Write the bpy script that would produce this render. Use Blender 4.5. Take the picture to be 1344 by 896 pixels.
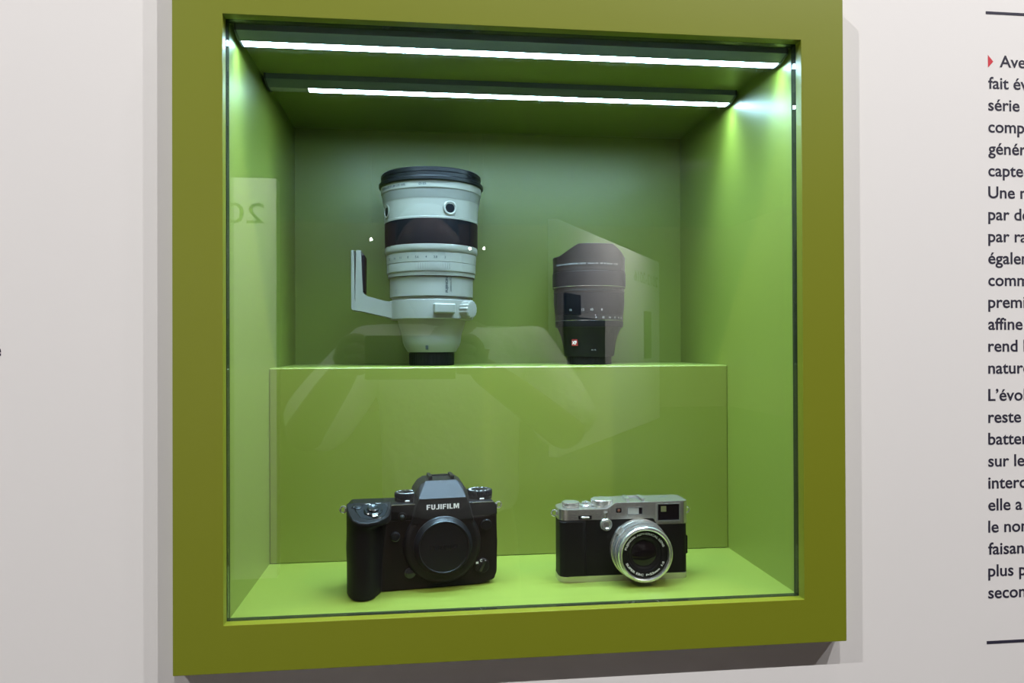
import bpy, bmesh, math, random
from mathutils import Matrix, Vector

random.seed(4)
C = bpy.context.scene.collection
for o in list(bpy.data.objects):
    bpy.data.objects.remove(o)
PI = math.pi
R = math.radians
# ---------------------------------------------------------------- frame of reference
# millimetres of the showcase -> metres of the room (wall face is y = 0, floor z = 0)
OY, OZ = 18.0, 1368.35
def W(x, y, z):
    return Vector((x, y + OY, z + OZ)) * 0.001

# ---------------------------------------------------------------- camera
cam_data = bpy.data.cameras.new('camera')
cam = bpy.data.objects.new('camera', cam_data); C.objects.link(cam)
cam_data.sensor_fit = 'HORIZONTAL'; cam_data.sensor_width = 36.0
cam_data.lens = 964.647 * 36.0 / 1344.0
cam_data.clip_start = 0.02; cam_data.clip_end = 100
yaw, pitch, roll = 0.1140, 0.0055, -0.0038
fwd = Vector((math.sin(yaw)*math.cos(pitch), math.cos(yaw)*math.cos(pitch), math.sin(pitch)))
rgt = Vector((math.cos(yaw), -math.sin(yaw), 0)); upv = rgt.cross(fwd)
r2 = rgt*math.cos(roll) + upv*math.sin(roll); u2 = -rgt*math.sin(roll) + upv*math.cos(roll)
cl = W(-84.66, -652.70, 81.65)
cam.matrix_world = Matrix(((r2.x, u2.x, -fwd.x, cl.x), (r2.y, u2.y, -fwd.y, cl.y), (r2.z, u2.z, -fwd.z, cl.z), (0, 0, 0, 1)))
bpy.context.scene.camera = cam

# ---------------------------------------------------------------- light and exposure
sc = bpy.context.scene
sc.view_settings.view_transform = 'Standard'
sc.view_settings.look = 'None'
sc.view_settings.gamma = 1.0
sc.view_settings.use_curve_mapping = False
sc.view_settings.exposure = 0.0
LED_STRENGTH = 54.0
LED_BEAM = 1.25
LED_COLOR = (0.62, 1.0, 1.32)
wd = bpy.data.worlds.new('world'); sc.world = wd; wd.use_nodes = True
wd.node_tree.nodes['Background'].inputs[0].default_value = (0.118, 0.068, 0.056, 1)
wd.node_tree.nodes['Background'].inputs[1].default_value = 1.0

def spot(name, loc, target, watts, color, angle, blend, radius=0.012):
    d = bpy.data.lights.new(name, 'SPOT'); d.energy = watts; d.color = color
    d.spot_size = R(angle); d.spot_blend = blend; d.shadow_soft_size = radius
    o = bpy.data.objects.new(name, d); C.objects.link(o); o.location = loc
    o.rotation_euler = (Vector(target) - Vector(loc)).to_track_quat('-Z', 'Y').to_euler()
    return o
# track spots on the gallery ceiling washing the wall, plus one added fill
spot('track_or_fill_spot', W(1285, -1433, 2347), W(150, 0, 100), 165, (1, 0.98, 0.965), 70, 0.9)
spot('track_or_fill_spot', W(60, -1433, 2347), W(0, 0, 100), 105, (1, 0.98, 0.965), 70, 0.9)  # added fill, softens the frame's shadow strip on the left
spot('track_or_fill_spot', W(-2050, -1433, 2347), W(0, 0, 100), 182, (1, 0.98, 0.965), 60, 0.9)
spot('track_or_fill_spot', W(2350, -1433, 2347), W(150, 0, 100), 150, (1, 0.98, 0.965), 60, 0.9)
# added fill spots that brighten the mirrored partitions and the visitor
spot('track_or_fill_spot', W(-1700, -2500, 2500), W(-1700, -4130, 1000), 620, (1, 0.97, 0.94), 110, 0.8)
spot('track_or_fill_spot', W(4600, -9900, 2700), W(2950, -10900, 1300), 900, (1, 0.97, 0.94), 120, 0.9)
spot('track_or_fill_spot', W(500, -300, 2500), W(0, -1050, 0), 60, (1, 0.96, 0.92), 70, 0.9)  # added fill for the visitor's front

# ---------------------------------------------------------------- materials
def principled(name, col, rough=0.5, metal=0.0, spec=0.5, bump=None, vary=None, coat=0.0):
    m = bpy.data.materials.new(name); m.use_nodes = True
    nt = m.node_tree; b = nt.nodes['Principled BSDF']
    b.inputs['Base Color'].default_value = (*col, 1)
    b.inputs['Roughness'].default_value = rough
    b.inputs['Metallic'].default_value = metal
    b.inputs['Specular IOR Level'].default_value = spec
    b.inputs['Coat Weight'].default_value = coat
    tc = nt.nodes.new('ShaderNodeTexCoord')
    if vary:
        n = nt.nodes.new('ShaderNodeTexNoise'); n.inputs['Scale'].default_value = vary[0]; n.inputs['Detail'].default_value = 4
        nt.links.new(tc.outputs['Object'], n.inputs['Vector'])
        mx = nt.nodes.new('ShaderNodeMixRGB'); mx.blend_type = 'MIX'
        mx.inputs[1].default_value = (*[c*(1-vary[1]) for c in col], 1)
        mx.inputs[2].default_value = (*[min(1, c*(1+vary[1])) for c in col], 1)
        nt.links.new(n.outputs['Fac'], mx.inputs[0]); nt.links.new(mx.outputs[0], b.inputs['Base Color'])
    if bump:
        kind, scale, strength, dist = bump
        if kind == 'noise':
            n = nt.nodes.new('ShaderNodeTexNoise'); n.inputs['Detail'].default_value = 3; out = n.outputs['Fac']
        else:
            n = nt.nodes.new('ShaderNodeTexVoronoi'); out = n.outputs['Distance']
        n.inputs['Scale'].default_value = scale
        nt.links.new(tc.outputs['Object'], n.inputs['Vector'])
        bp = nt.nodes.new('ShaderNodeBump'); bp.inputs['Strength'].default_value = strength; bp.inputs['Distance'].default_value = dist
        nt.links.new(out, bp.inputs['Height']); nt.links.new(bp.outputs['Normal'], b.inputs['Normal'])
    return m

M = {}
M['wall'] = principled('white_wall_paint', (0.80, 0.785, 0.78), 0.9, spec=0.2, bump=('noise', 900, 0.06, 0.0005), vary=(3, 0.008))
M['panel_white'] = principled('white_panel_paint', (0.80, 0.79, 0.785), 0.9, spec=0.2, vary=(2, 0.01))
M['green'] = principled('olive_green_paint', (0.192, 0.222, 0.011), 0.42, spec=0.5, bump=('noise', 420, 0.06, 0.0005), vary=(14, 0.02))
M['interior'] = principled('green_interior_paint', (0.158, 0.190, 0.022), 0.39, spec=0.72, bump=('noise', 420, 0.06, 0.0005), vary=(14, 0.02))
M['slot_shade'] = principled('slot_shade_black', (0.016, 0.020, 0.008), 0.8, spec=0.08)  # dark tone standing in for shade in the glass slot
M['housing'] = principled('grey_profile', (0.09, 0.105, 0.09), 0.42, spec=0.5)
M['endcap'] = principled('dark_end_cap', (0.02, 0.025, 0.02), 0.5)
M['floor'] = principled('dark_floor', (0.028, 0.026, 0.025), 0.6, spec=0.2, vary=(2, 0.2))
M['ceiling'] = principled('dark_ceiling', (0.03, 0.03, 0.03), 0.9, vary=(2, 0.2))
M['lens_white'] = principled('white_enamel', (0.235, 0.222, 0.185), 0.42, spec=0.5, bump=('noise', 2500, 0.05, 0.0002))
M['lens_grey'] = principled('pale_grey_enamel', (0.155, 0.150, 0.128), 0.45, spec=0.5, bump=('noise', 2500, 0.05, 0.0002))
M['rubber'] = principled('black_rubber', (0.004, 0.0042, 0.006), 0.45, spec=0.09, vary=(300, 0.05))
M['black'] = principled('black_satin', (0.006, 0.005, 0.005), 0.42, spec=0.18, vary=(300, 0.05))
M['cap_black'] = principled('moulded_black', (0.006, 0.006, 0.007), 0.33, spec=0.3)
M['black_gloss'] = principled('black_gloss', (0.008, 0.008, 0.009), 0.22, spec=0.5)
M['plate_grain'] = principled('black_crackle', (0.02, 0.021, 0.024), 0.42, spec=0.15, bump=('noise', 2600, 0.4, 0.0002))
M['leather'] = principled('black_leatherette', (0.0055, 0.004, 0.0036), 0.5, spec=0.14, bump=('voronoi', 1100, 0.4, 0.0002))
M['silver'] = principled('satin_silver', (0.58, 0.535, 0.48), 0.25, metal=0.91, bump=('noise', 3500, 0.05, 0.0001))
M['silver_bright'] = principled('polished_silver', (0.66, 0.64, 0.60), 0.2, metal=0.88, bump=('noise', 3500, 0.03, 0.0001))
M['glass_dark'] = principled('dark_glass', (0.006, 0.004, 0.005), 0.08, spec=0.3)
M['ink_white'] = principled('white_lettering', (0.75, 0.75, 0.73), 0.5, vary=(60, 0.02))
M['ink_grey'] = principled('grey_lettering', (0.035, 0.042, 0.045), 0.6, vary=(60, 0.02))
M['ink_soft'] = principled('soft_white_lettering', (0.42, 0.42, 0.41), 0.5, vary=(60, 0.02))
M['ink_navy'] = principled('navy_print', (0.020, 0.018, 0.040), 0.7, vary=(60, 0.05))
M['ink_red'] = principled('red_print', (0.60, 0.035, 0.055), 0.7, vary=(60, 0.05))
M['red_badge'] = principled('red_badge', (0.42, 0.03, 0.03), 0.4, vary=(60, 0.05))
M['amber_glass'] = principled('amber_window', (0.10, 0.035, 0.022), 0.12, spec=0.6)
M['flash'] = principled('flash_window', (0.30, 0.30, 0.27), 0.2, spec=0.6, vary=(400, 0.1))
M['eyepiece'] = principled('pale_prism', (0.16, 0.17, 0.08), 0.2, vary=(100, 0.1))
M['skin'] = principled('skin', (0.14, 0.08, 0.055), 0.5, vary=(20, 0.08))
M['hair'] = principled('dark_hair', (0.012, 0.010, 0.009), 0.6, bump=('noise', 300, 0.5, 0.002))
M['shirt'] = principled('white_cotton', (0.74, 0.72, 0.70), 0.9, bump=('noise', 22, 0.6, 0.03), vary=(8, 0.05))
M['trousers'] = principled('dark_trousers', (0.02, 0.022, 0.03), 0.9, vary=(8, 0.1))
M['shoe'] = principled('dark_shoe', (0.02, 0.02, 0.02), 0.6, vary=(8, 0.1))

def emit(name, col, strength):
    m = bpy.data.materials.new(name); m.use_nodes = True; nt = m.node_tree
    for n in list(nt.nodes): nt.nodes.remove(n)
    e = nt.nodes.new('ShaderNodeEmission'); e.inputs[0].default_value = (*col, 1); e.inputs[1].default_value = strength
    o = nt.nodes.new('ShaderNodeOutputMaterial'); nt.links.new(e.outputs[0], o.inputs[0])
    return m
M['led'] = emit('led_diffuser', LED_COLOR, LED_STRENGTH)

def pane_glass(name, f0):
    m = bpy.data.materials.new(name); m.use_nodes = True; nt = m.node_tree
    for n in list(nt.nodes): nt.nodes.remove(n)
    lw = nt.nodes.new('ShaderNodeLayerWeight'); lw.inputs['Blend'].default_value = 0.5
    pw = nt.nodes.new('ShaderNodeMath'); pw.operation = 'POWER'; pw.inputs[1].default_value = 5.0
    ma = nt.nodes.new('ShaderNodeMath'); ma.operation = 'MULTIPLY_ADD'; ma.inputs[1].default_value = 1 - f0; ma.inputs[2].default_value = f0
    t = nt.nodes.new('ShaderNodeBsdfTransparent'); t.inputs[0].default_value = (0.985, 0.995, 0.988, 1)
    g = nt.nodes.new('ShaderNodeBsdfGlossy'); g.inputs['Roughness'].default_value = 0.0; g.inputs[0].default_value = (1, 1, 1, 1)
    mx = nt.nodes.new('ShaderNodeMixShader'); o = nt.nodes.new('ShaderNodeOutputMaterial')
    nt.links.new(lw.outputs['Facing'], pw.inputs[0]); nt.links.new(pw.outputs[0], ma.inputs[0])
    nt.links.new(ma.outputs[0], mx.inputs[0]); nt.links.new(t.outputs[0], mx.inputs[1]); nt.links.new(g.outputs[0], mx.inputs[2])
    nt.links.new(mx.outputs[0], o.inputs[0])
    return m
M['pane'] = pane_glass('showcase_glass', 0.043)

# ---------------------------------------------------------------- mesh helpers (all in millimetres, local to the thing)
def font_mesh(s, size=1.0, align='LEFT', extrude=0.0, bold=0.0):
    cu = bpy.data.curves.new('t', 'FONT'); cu.body = s; cu.size = size; cu.align_x = align
    cu.extrude = extrude; cu.offset = bold; cu.resolution_u = 4
    ob = bpy.data.objects.new('t', cu); C.objects.link(ob)
    dg = bpy.context.evaluated_depsgraph_get()
    me = bpy.data.meshes.new_from_object(ob.evaluated_get(dg))
    vs = [v.co.copy() for v in me.vertices]; fs = [tuple(p.vertices) for p in me.polygons]
    bpy.data.objects.remove(ob); bpy.data.curves.remove(cu); bpy.data.meshes.remove(me)
    return vs, fs

class MB:
    def __init__(s): s.bm = bmesh.new()
    def raw(s, vs, fs, mtx=None):
        nv = [s.bm.verts.new((mtx @ Vector(v)) if mtx else v) for v in vs]
        nf = []
        for f in fs:
            try: nf.append(s.bm.faces.new([nv[i] for i in f]))
            except ValueError: pass
        return nv, nf
    def _bevel(s, faces, w, seg=2):
        es = set()
        for f in faces:
            for e in f.edges: es.add(e)
        bmesh.ops.bevel(s.bm, geom=list(es), offset=w, segments=seg, affect='EDGES', profile=0.5, clamp_overlap=True)
    def box(s, x0, x1, y0, y1, z0, z1, bev=0, seg=2, mtx=None):
        vs = [(x, y, z) for z in (z0, z1) for y in (y0, y1) for x in (x0, x1)]
        fs = [(0, 2, 3, 1), (4, 5, 7, 6), (0, 1, 5, 4), (2, 6, 7, 3), (0, 4, 6, 2), (1, 3, 7, 5)]
        nv, nf = s.raw(vs, fs, mtx)
        if bev: s._bevel(nf, bev, seg)
        return s
    def prism(s, poly, y0, y1, bev=0, seg=2, mtx=None, plane='xz'):
        """polygon in xz extruded along y (or in xy extruded along z)"""
        n = len(poly)
        def P(a, b, h): return (a, h, b) if plane == 'xz' else (a, b, h)
        vs = [P(a, b, y0) for a, b in poly] + [P(a, b, y1) for a, b in poly]
        fs = [tuple(range(n)), tuple(range(2*n-1, n-1, -1))] + [(i, i+n, (i+1) % n + n, (i+1) % n) for i in range(n)]
        nv, nf = s.raw(vs, fs, mtx)
        if bev: s._bevel(nf, bev, seg)
        return s
    def lathe(s, prof, seg=72, mtx=None, ridge=None):
        """profile [(r, z)] about z; ridge = (i0, i1, count, depth) makes knurls between profile rows"""
        rows = []
        n = seg
        if ridge: n = ridge[2]*4
        for k, (r, z) in enumerate(prof):
            row = []
            if r < 1e-6:
                v = s.bm.verts.new(mtx @ Vector((0, 0, z)) if mtx else (0, 0, z)); row = [v]
            else:
                for i in range(n):
                    a = 2*PI*i/n; rr = r
                    if ridge and ridge[0] <= k <= ridge[1] and i % 4 in (2, 3): rr = r - ridge[3]
                    p = Vector((rr*math.sin(a), -rr*math.cos(a), z))
                    row.append(s.bm.verts.new(mtx @ p if mtx else p))
            rows.append(row)
        for a, b in zip(rows, rows[1:]):
            for i in range(n):
                j = (i+1) % n
                if len(a) == 1 and len(b) == 1: continue
                if len(a) == 1: f = (a[0], b[j], b[i])
                elif len(b) == 1: f = (a[i], a[j], b[0])
                else: f = (a[i], a[j], b[j], b[i])
                s.bm.faces.new(f)
        if len(rows[0]) > 1 and len(rows[-1]) > 1:      # a ring: close the profile on itself
            a, b = rows[-1], rows[0]
            for i in range(n):
                j = (i+1) % n; s.bm.faces.new((a[i], a[j], b[j], b[i]))
        return s
    def loft(s, rings):
        rows = [[s.bm.verts.new(p) for p in r] for r in rings]
        n = len(rows[0])
        for a, b in zip(rows, rows[1:]):
            for i in range(n):
                s.bm.faces.new((a[i], a[(i+1) % n], b[(i+1) % n], b[i]))
        s.bm.faces.new(list(reversed(rows[0]))); s.bm.faces.new(rows[-1])
        return s
    def hull(s, pts, bev=0):
        vs = [s.bm.verts.new(p) for p in pts]
        r = bmesh.ops.convex_hull(s.bm, input=vs)
        junk = [g for g in r['geom_interior'] if isinstance(g, bmesh.types.BMVert)]
        if junk: bmesh.ops.delete(s.bm, geom=junk, context='VERTS')
        bmesh.ops.dissolve_limit(s.bm, angle_limit=0.02, verts=list(s.bm.verts), edges=list(s.bm.edges))
        if bev: s._bevel(list(s.bm.faces), bev)
        return s
    def tube(s, pts, r, seg=10, closed=False):
        pts = [Vector(p) for p in pts]; rows = []
        n = len(pts)
        for i, p in enumerate(pts):
            a = pts[(i-1) % n] if (closed or i > 0) else p
            b = pts[(i+1) % n] if (closed or i < n-1) else p
            t = (b-a).normalized(); ref = Vector((0, 0, 1)) if abs(t.z) < 0.9 else Vector((1, 0, 0))
            u = t.cross(ref).normalized(); w = t.cross(u)
            rows.append([s.bm.verts.new(p + u*r*math.cos(2*PI*k/seg) + w*r*math.sin(2*PI*k/seg)) for k in range(seg)])
        m = n if closed else n-1
        for i in range(m):
            a, b = rows[i], rows[(i+1) % n]
            for k in range(seg):
                s.bm.faces.new((a[k], a[(k+1) % seg], b[(k+1) % seg], b[k]))
        if not closed:
            s.bm.faces.new(rows[0]); s.bm.faces.new(list(reversed(rows[-1])))
        return s
    def text(s, string, fmap, height=None, width=None, align='LEFT', bold=0.0, ext=0.02, xstretch=1.0):
        """lettering; fmap maps (u, v, w) in mm to the surface"""
        vs, fs = font_mesh(string, 1.0, align, 0.0, bold)
        if not vs: return s
        wmin = min(v.x for v in vs); wmax = max(v.x for v in vs)
        # cap height of the face at size 1 is close to 0.72
        k = (height/0.72) if height else width/(wmax-wmin)
        kx = (width/(wmax-wmin)) if width else k*xstretch
        if align == 'LEFT': off = wmin
        elif align == 'CENTER': off = (wmin+wmax)/2
        else: off = wmax
        s.raw([fmap((v.x-off)*kx, v.y*k, ext) for v in vs], fs)
        return s
    def block_text(s, string, fmap, height, width, gap=0.13):
        """heavy block capitals drawn as outlines"""
        G = {'F': [(0, 0), (.21, 0), (.21, .4), (.5, .4), (.5, .58), (.21, .58), (.21, .81), (.56, .81), (.56, 1), (0, 1)],
             'U': [(0, 1), (0, .28), (.06, .1), (.2, 0), (.42, 0), (.56, .1), (.62, .28), (.62, 1), (.41, 1), (.41, .3), (.37, .2), (.25, .2), (.21, .3), (.21, 1)],
             'J': [(.5, 1), (.5, .26), (.44, .08), (.3, 0), (0, 0), (0, .19), (.23, .19), (.29, .27), (.29, 1)],
             'I': [(0, 0), (.21, 0), (.21, 1), (0, 1)],
             'L': [(0, 0), (.52, 0), (.52, .19), (.21, .19), (.21, 1), (0, 1)],
             'M': [(0, 0), (.19, 0), (.19, .66), (.35, .08), (.49, .08), (.65, .66), (.65, 0), (.84, 0), (.84, 1), (.56, 1), (.42, .42), (.28, 1), (0, 1)]}
        wd_ = [max(p[0] for p in G[c]) for c in string]
        tot = sum(wd_)+gap*(len(string)-1); k = width/tot; x = 0
        for c, w_ in zip(string, wd_):
            pts = [fmap((x+a)*k, b*height, 0) for a, b in G[c]]
            s.raw(pts, [tuple(range(len(pts)))]); x += w_+gap
        return s
    def build(s, name, mat, parent=None, angle=35, loc=None):
        wn = name not in ('lettering', 'text_line')
        me = bpy.data.meshes.new(name)
        bmesh.ops.recalc_face_normals(s.bm, faces=list(s.bm.faces))
        bmesh.ops.scale(s.bm, vec=(0.001,)*3, verts=list(s.bm.verts))
        s.bm.to_mesh(me); s.bm.free()
        me.polygons.foreach_set('use_smooth', [True]*len(me.polygons))
        me.set_sharp_from_angle(angle=R(angle))
        me.materials.append(mat)
        o = bpy.data.objects.new(name, me); C.objects.link(o)
        if wn:
            wm = o.modifiers.new('weighted', 'WEIGHTED_NORMAL'); wm.keep_sharp = True
        if parent: o.parent = parent
        if loc is not None: o.location = loc
        return o

def thing(name, label, cat, loc=(0, 0, 0), rz=0, group=None):
    o = bpy.data.objects.new(name, None); C.objects.link(o); o.location = loc; o.rotation_euler = (0, 0, rz)
    o.empty_display_size = 0.05
    o['label'] = label; o['category'] = cat
    if group: o['group'] = group
    return o
def structure(o, label=None):
    o['kind'] = 'structure'
    if label: o['label'] = label
    return o
def lab(o, s): o['label'] = s; return o
def axis_y(cx, y, cz):   # lathe about the -y axis: local z of the profile runs towards the viewer
    return Matrix.Translation((cx, y, cz)) @ Matrix.Rotation(PI/2, 4, 'X')
def at(cx, cy, cz, normal=None):
    m = Matrix.Translation((cx, cy, cz))
    if normal is not None: m = m @ Vector(normal).to_track_quat('Z', 'Y').to_matrix().to_4x4()
    return m
def ring_rect(mb, o, i, y0, y1):
    """rectangular ring: o and i = (x0, x1, z0, z1), depth y0..y1"""
    def q(r, y): return [(r[0], y, r[2]), (r[1], y, r[2]), (r[1], y, r[3]), (r[0], y, r[3])]
    vs = q(o, y0)+q(i, y0)+q(o, y1)+q(i, y1); fs = []
    for k in range(4):
        j = (k+1) % 4
        fs += [(k, j, 4+j, 4+k), (8+j, 8+k, 12+k, 12+j), (k, 8+k, 8+j, j), (4+j, 12+j, 12+k, 4+k)]
    return mb.raw(vs, fs)

# ---------------------------------------------------------------- the room
ORIGIN = W(0, 0, 0)
def room_box(name, x0, x1, y0, y1, z0, z1, mat):     # metres
    m = MB(); m.box(x0*1000, x1*1000, y0*1000, y1*1000, z0*1000, z1*1000)
    return structure(m.build(name, mat))
OUT = (-289.4, 286.2, -183.3, 391.0)
INN = (-250.0, 246.5, -144.5, 352.7)
mb = MB()
hole = (-266, 266, 1368.35-166, 1368.35+376)
ring_rect(mb, (-4500, 4500, 0, 4200), hole, 0, 400)
structure(mb.build('wall_back', M['wall']), 'white painted gallery wall around the showcase')
room_box('floor', -7, 7, -16, 0.4, -0.05, 0, M['floor'])
room_box('ceiling', -7, 7, -16, 0.4, 4.2, 4.25, M['ceiling'])

# ---------------------------------------------------------------- showcase
case = thing('display_case', 'square olive green wall showcase with glass front, recessed in the white wall', 'showcase', ORIGIN)
mb = MB()
nv, nf = ring_rect(mb, OUT, INN, -33, -23)
mb._bevel(nf, 0.5, 2)
ring_rect(mb, OUT, (INN[0]-12, INN[1]+12, INN[2]-12, INN[3]+12), -23, -18)
mb.build('frame', M['green'], case)
IL, IR, IB, IT = -250.0, 250.0, -146.2, 355.9
mb = MB(); ring_rect(mb, (INN[0]-9, INN[1]+9, INN[2]-9, INN[3]+9), (-250.0, 247.6, -145.6, 353.6), -23, -12.6)  # dark ring stands in for the shaded slot around the glass edge
mb.build('slot_shade', M['slot_shade'], case)
mb = MB(); mb.box(-249.9, 247.5, -21, -15.5, -145.5, 353.5); lab(mb.build('glass_pane', M['pane'], case), 'clear glass front pane')
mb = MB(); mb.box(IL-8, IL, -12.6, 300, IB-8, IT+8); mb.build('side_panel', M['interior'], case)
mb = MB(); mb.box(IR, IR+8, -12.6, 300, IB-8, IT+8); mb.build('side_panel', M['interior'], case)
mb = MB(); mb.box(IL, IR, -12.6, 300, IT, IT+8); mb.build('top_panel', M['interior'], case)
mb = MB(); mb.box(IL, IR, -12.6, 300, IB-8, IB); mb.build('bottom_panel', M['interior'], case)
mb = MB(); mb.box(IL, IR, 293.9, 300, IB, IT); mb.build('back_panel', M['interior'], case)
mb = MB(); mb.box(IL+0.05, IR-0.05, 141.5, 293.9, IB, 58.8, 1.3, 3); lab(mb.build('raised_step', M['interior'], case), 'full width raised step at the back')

def led_bar(y0, label, lit0=-244.5):
    t = thing('led_light_bar', label, 'light', W(0, y0, IT))
    prof = [(0, 0), (0, -5.4), (12.6, -9.6), (25.4, -9.6), (38, -5.4), (38, 0)]
    def sect(x0, x1, p, mat, nm):
        m = MB(); n = len(p)
        m.raw([(x0, a, b) for a, b in p]+[(x1, a, b) for a, b in p],
              [tuple(range(n)), tuple(range(2*n-1, n-1, -1))]+[(i, (i+1) % n, (i+1) % n+n, i+n) for i in range(n)])
        return m.build(nm, mat, t, 20)
    sect(-245.5, 245.5, prof, M['housing'], 'housing')
    big = [(-0.5, 0), (-0.5, -5.9), (12.3, -10.3), (25.7, -10.3), (38.5, -5.9), (38.5, 0)]
    sect(-247.2, -245.5, big, M['endcap'], 'end_cap'); sect(245.5, 247.2, big, M['endcap'], 'end_cap')
    if lit0 > -244.5: sect(-244.5, lit0, [(13.3, -9.3), (13.3, -9.66), (24.7, -9.66), (24.7, -9.3)], M['flash'], 'unlit_cover')
    lab(sect(lit0, 244.5, [(13.3, -9.3), (13.3, -9.66), (24.7, -9.66), (24.7, -9.3)], M['led'], 'diffuser'), 'glowing white diffuser strip')
    return t
led_bar(-8, 'front white LED light bar under the showcase ceiling, next to the glass')
led_bar(106, 'rear white LED light bar under the showcase ceiling, farther from the glass', -206)

def led_beam(y0, x0, x1):
    # the forward beam of the LED chips in the bar, just under its diffuser
    d = bpy.data.lights.new('led_beam', 'AREA'); d.shape = 'RECTANGLE'; d.size = (x1-x0)*0.001; d.size_y = 0.010
    d.energy = LED_BEAM*(x1-x0)/490.0; d.color = LED_COLOR; d.spread = R(95)
    o = bpy.data.objects.new('led_beam', d); C.objects.link(o); o.location = W((x0+x1)/2, y0+19, IT-10.6)
led_beam(-8, -244, 244); led_beam(106, -206, 244)

# ---------------------------------------------------------------- white telephoto lens
tele = thing('telephoto_lens', 'large white telephoto lens with black front cap standing on the raised step', 'camera lens', W(-80, 225, 58.8))
def cyl(az0, r, z0, d=1):     # wrap lettering on an upright barrel; az from the viewer towards +x
    return lambda u, v, w: (((r+w)*math.sin(az0+u/r)), -(r+w)*math.cos(az0+u/r), z0+v)
def cyl_up(az0, r, z0):       # lettering running up the barrel
    return lambda u, v, w: ((r+w)*math.sin(az0-v/r), -(r+w)*math.cos(az0-v/r), z0+u)
B = MB()
B.lathe([(0, 15.5), (28.3, 15.5), (29.2, 17), (32.6, 22.5), (34.2, 27.5), (34.6, 31), (35.4, 37), (37.6, 44), (39.7, 51.2), (40.2, 53.2), (44, 53.4), (0, 53.4)])
B.lathe([(0, 76), (46.5, 76), (46.5, 78.5), (48.9, 79.5), (49.0, 101.3), (47.8, 102.2), (0, 102.2)])
B.build('barrel', M['lens_white'], tele)
B = MB(); B.lathe([(0, 53.4), (48.0, 53.4), (48.8, 54.2), (49.2, 74.4), (48.4, 75.6), (0, 75.6)]); col = B.build('tripod_collar', M['lens_white'], tele)
# foot plate with its grooved rail and arm
B = MB()
B.prism([(-92.2, 132.6), (-92.2, 66), (-89.5, 63.6), (-80.5, 63.6), (-42, 53.6), (-42, 74.2), (-53.8, 74.4), (-75.6, 80.2), (-79.4, 84.5), (-80.6, 132.6),
         (-82, 133.6), (-86.0, 133.6), (-87.1, 132.2), (-87.1, 74), (-88.5, 72.5), (-88.5, 132.4), (-89.4, 133.4), (-91.3, 133.4)], -17, 17, 0.9, 2)
ft = B.build('tripod_foot', M['lens_white'], tele)
B = MB(); B.box(-80.5, -76.9, -14, 14, 85, 128, 0.8); lab(B.build('grip_pad', M['rubber'], ft), 'black grip pad')
B = MB(); az = R(16)
rm = Matrix.Rotation(az, 4, 'Z')
B.box(-12.6, 12.6, -54, -47, 59.4, 70.6, 1.8, 3, rm); B.build('lock_lever', M['lens_white'], tele)
B = MB(); az = R(51); nrm = Vector((math.sin(az), -math.cos(az), 0))
B.lathe([(0, -4), (9.6, -4), (10.6, -3), (10.6, 7), (9.6, 8), (7.2, 8.3), (0, 8.3)], ridge=(1, 4, 15, 0.9), mtx=at(nrm.x*51, nrm.y*51, 64.5, nrm))
B.build('collar_knob', M['lens_white'], tele)
B = MB(); B.lathe([(0, 102.2), (51.2, 102.2), (51.3, 106.6), (52.3, 107.2), (52.4, 108.5), (0, 108.5)]); B.build('stop_ring', M['lens_white'], tele)
B = MB(); B.lathe([(0, 108.5), (52.3, 108.5), (52.3, 116.4), (52.0, 117), (52.5, 117.4), (53.0, 127.4), (52.7, 128.6), (0, 128.6)], seg=96); ap = B.build('aperture_ring', M['lens_white'], tele)
B = MB()
for k in range(-7, 8):
    a = R(2 + k*3.0); m = Matrix.Rotation(a, 4, 'Z'); B.box(-0.55, 0.55, -52.9, -52.0, 109.3, 115.6, 0, 2, m)
B.build('grip_ridges', M['lens_white'], ap)
B = MB()
for s_, px in (('22', 513), ('16', 520), ('11', 527.5), ('8', 537), ('5.6', 548), ('4', 559.5), ('2.8', 571), ('2', 583)):
    a = math.asin((px-566.5)/58.6); B.text(s_, cyl(a, 52.9, 121.2), height=2.5, align='CENTER', bold=0.02)
B.build('aperture_scale', M['ink_grey'], ap)
B = MB(); B.lathe([(0, 128.6), (53.2, 128.6), (54.0, 130), (54.6, 132.2), (54.6, 136.4), (54.0, 137.4), (0, 137.4)]); B.build('trim_ring', M['lens_white'], tele)
B = MB(); B.lathe([(0, 137.4), (54.5, 137.4), (54.6, 138), (54.9, 165), (54.6, 165.6), (0, 165.6)], seg=96); lab(B.build('focus_ring', M['rubber'], tele), 'black rubber focus ring')
B = MB(); B.lathe([(0, 165.6), (54.9, 165.6), (55.1, 167.6), (54.7, 168.2), (54.9, 168.6), (55.3, 181), (56.0, 187.4), (56.4, 188.4), (0, 188.4)], seg=96); fb = B.build('front_barrel', M['lens_white'], tele)
B = MB(); B.lathe([(0, 188.4), (56.3, 188.4), (57.0, 192), (58.0, 199), (0, 199)], seg=96); lab(B.build('flared_collar', M['lens_grey'], tele), 'pale grey flared collar')
B = MB(); B.lathe([(0, 199), (58.4, 199), (58.9, 200), (59.1, 207), (0, 207)], seg=96); ring = B.build('front_ring', M['lens_white'], tele)
B = MB(); B.text('XF200mmF2 R LM OIS WR', cyl(R(-72), 59.2, 201.6), height=2.7, width=44, bold=0.02); B.text('Ø105', cyl(R(-14), 59.2, 201.6), height=2.7, bold=0.02)
B.build('lettering', M['ink_grey'], ring)
B = MB(); B.text('FUJINON', cyl_up(R(21.5), 49.1, 83), height=2.9, width=17.5, bold=0.04); B.text('200mm F2', cyl_up(R(27.0), 49.1, 84), height=2.2, width=16.5, bold=0.02)
B.build('lettering', M['ink_grey'], tele)
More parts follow.
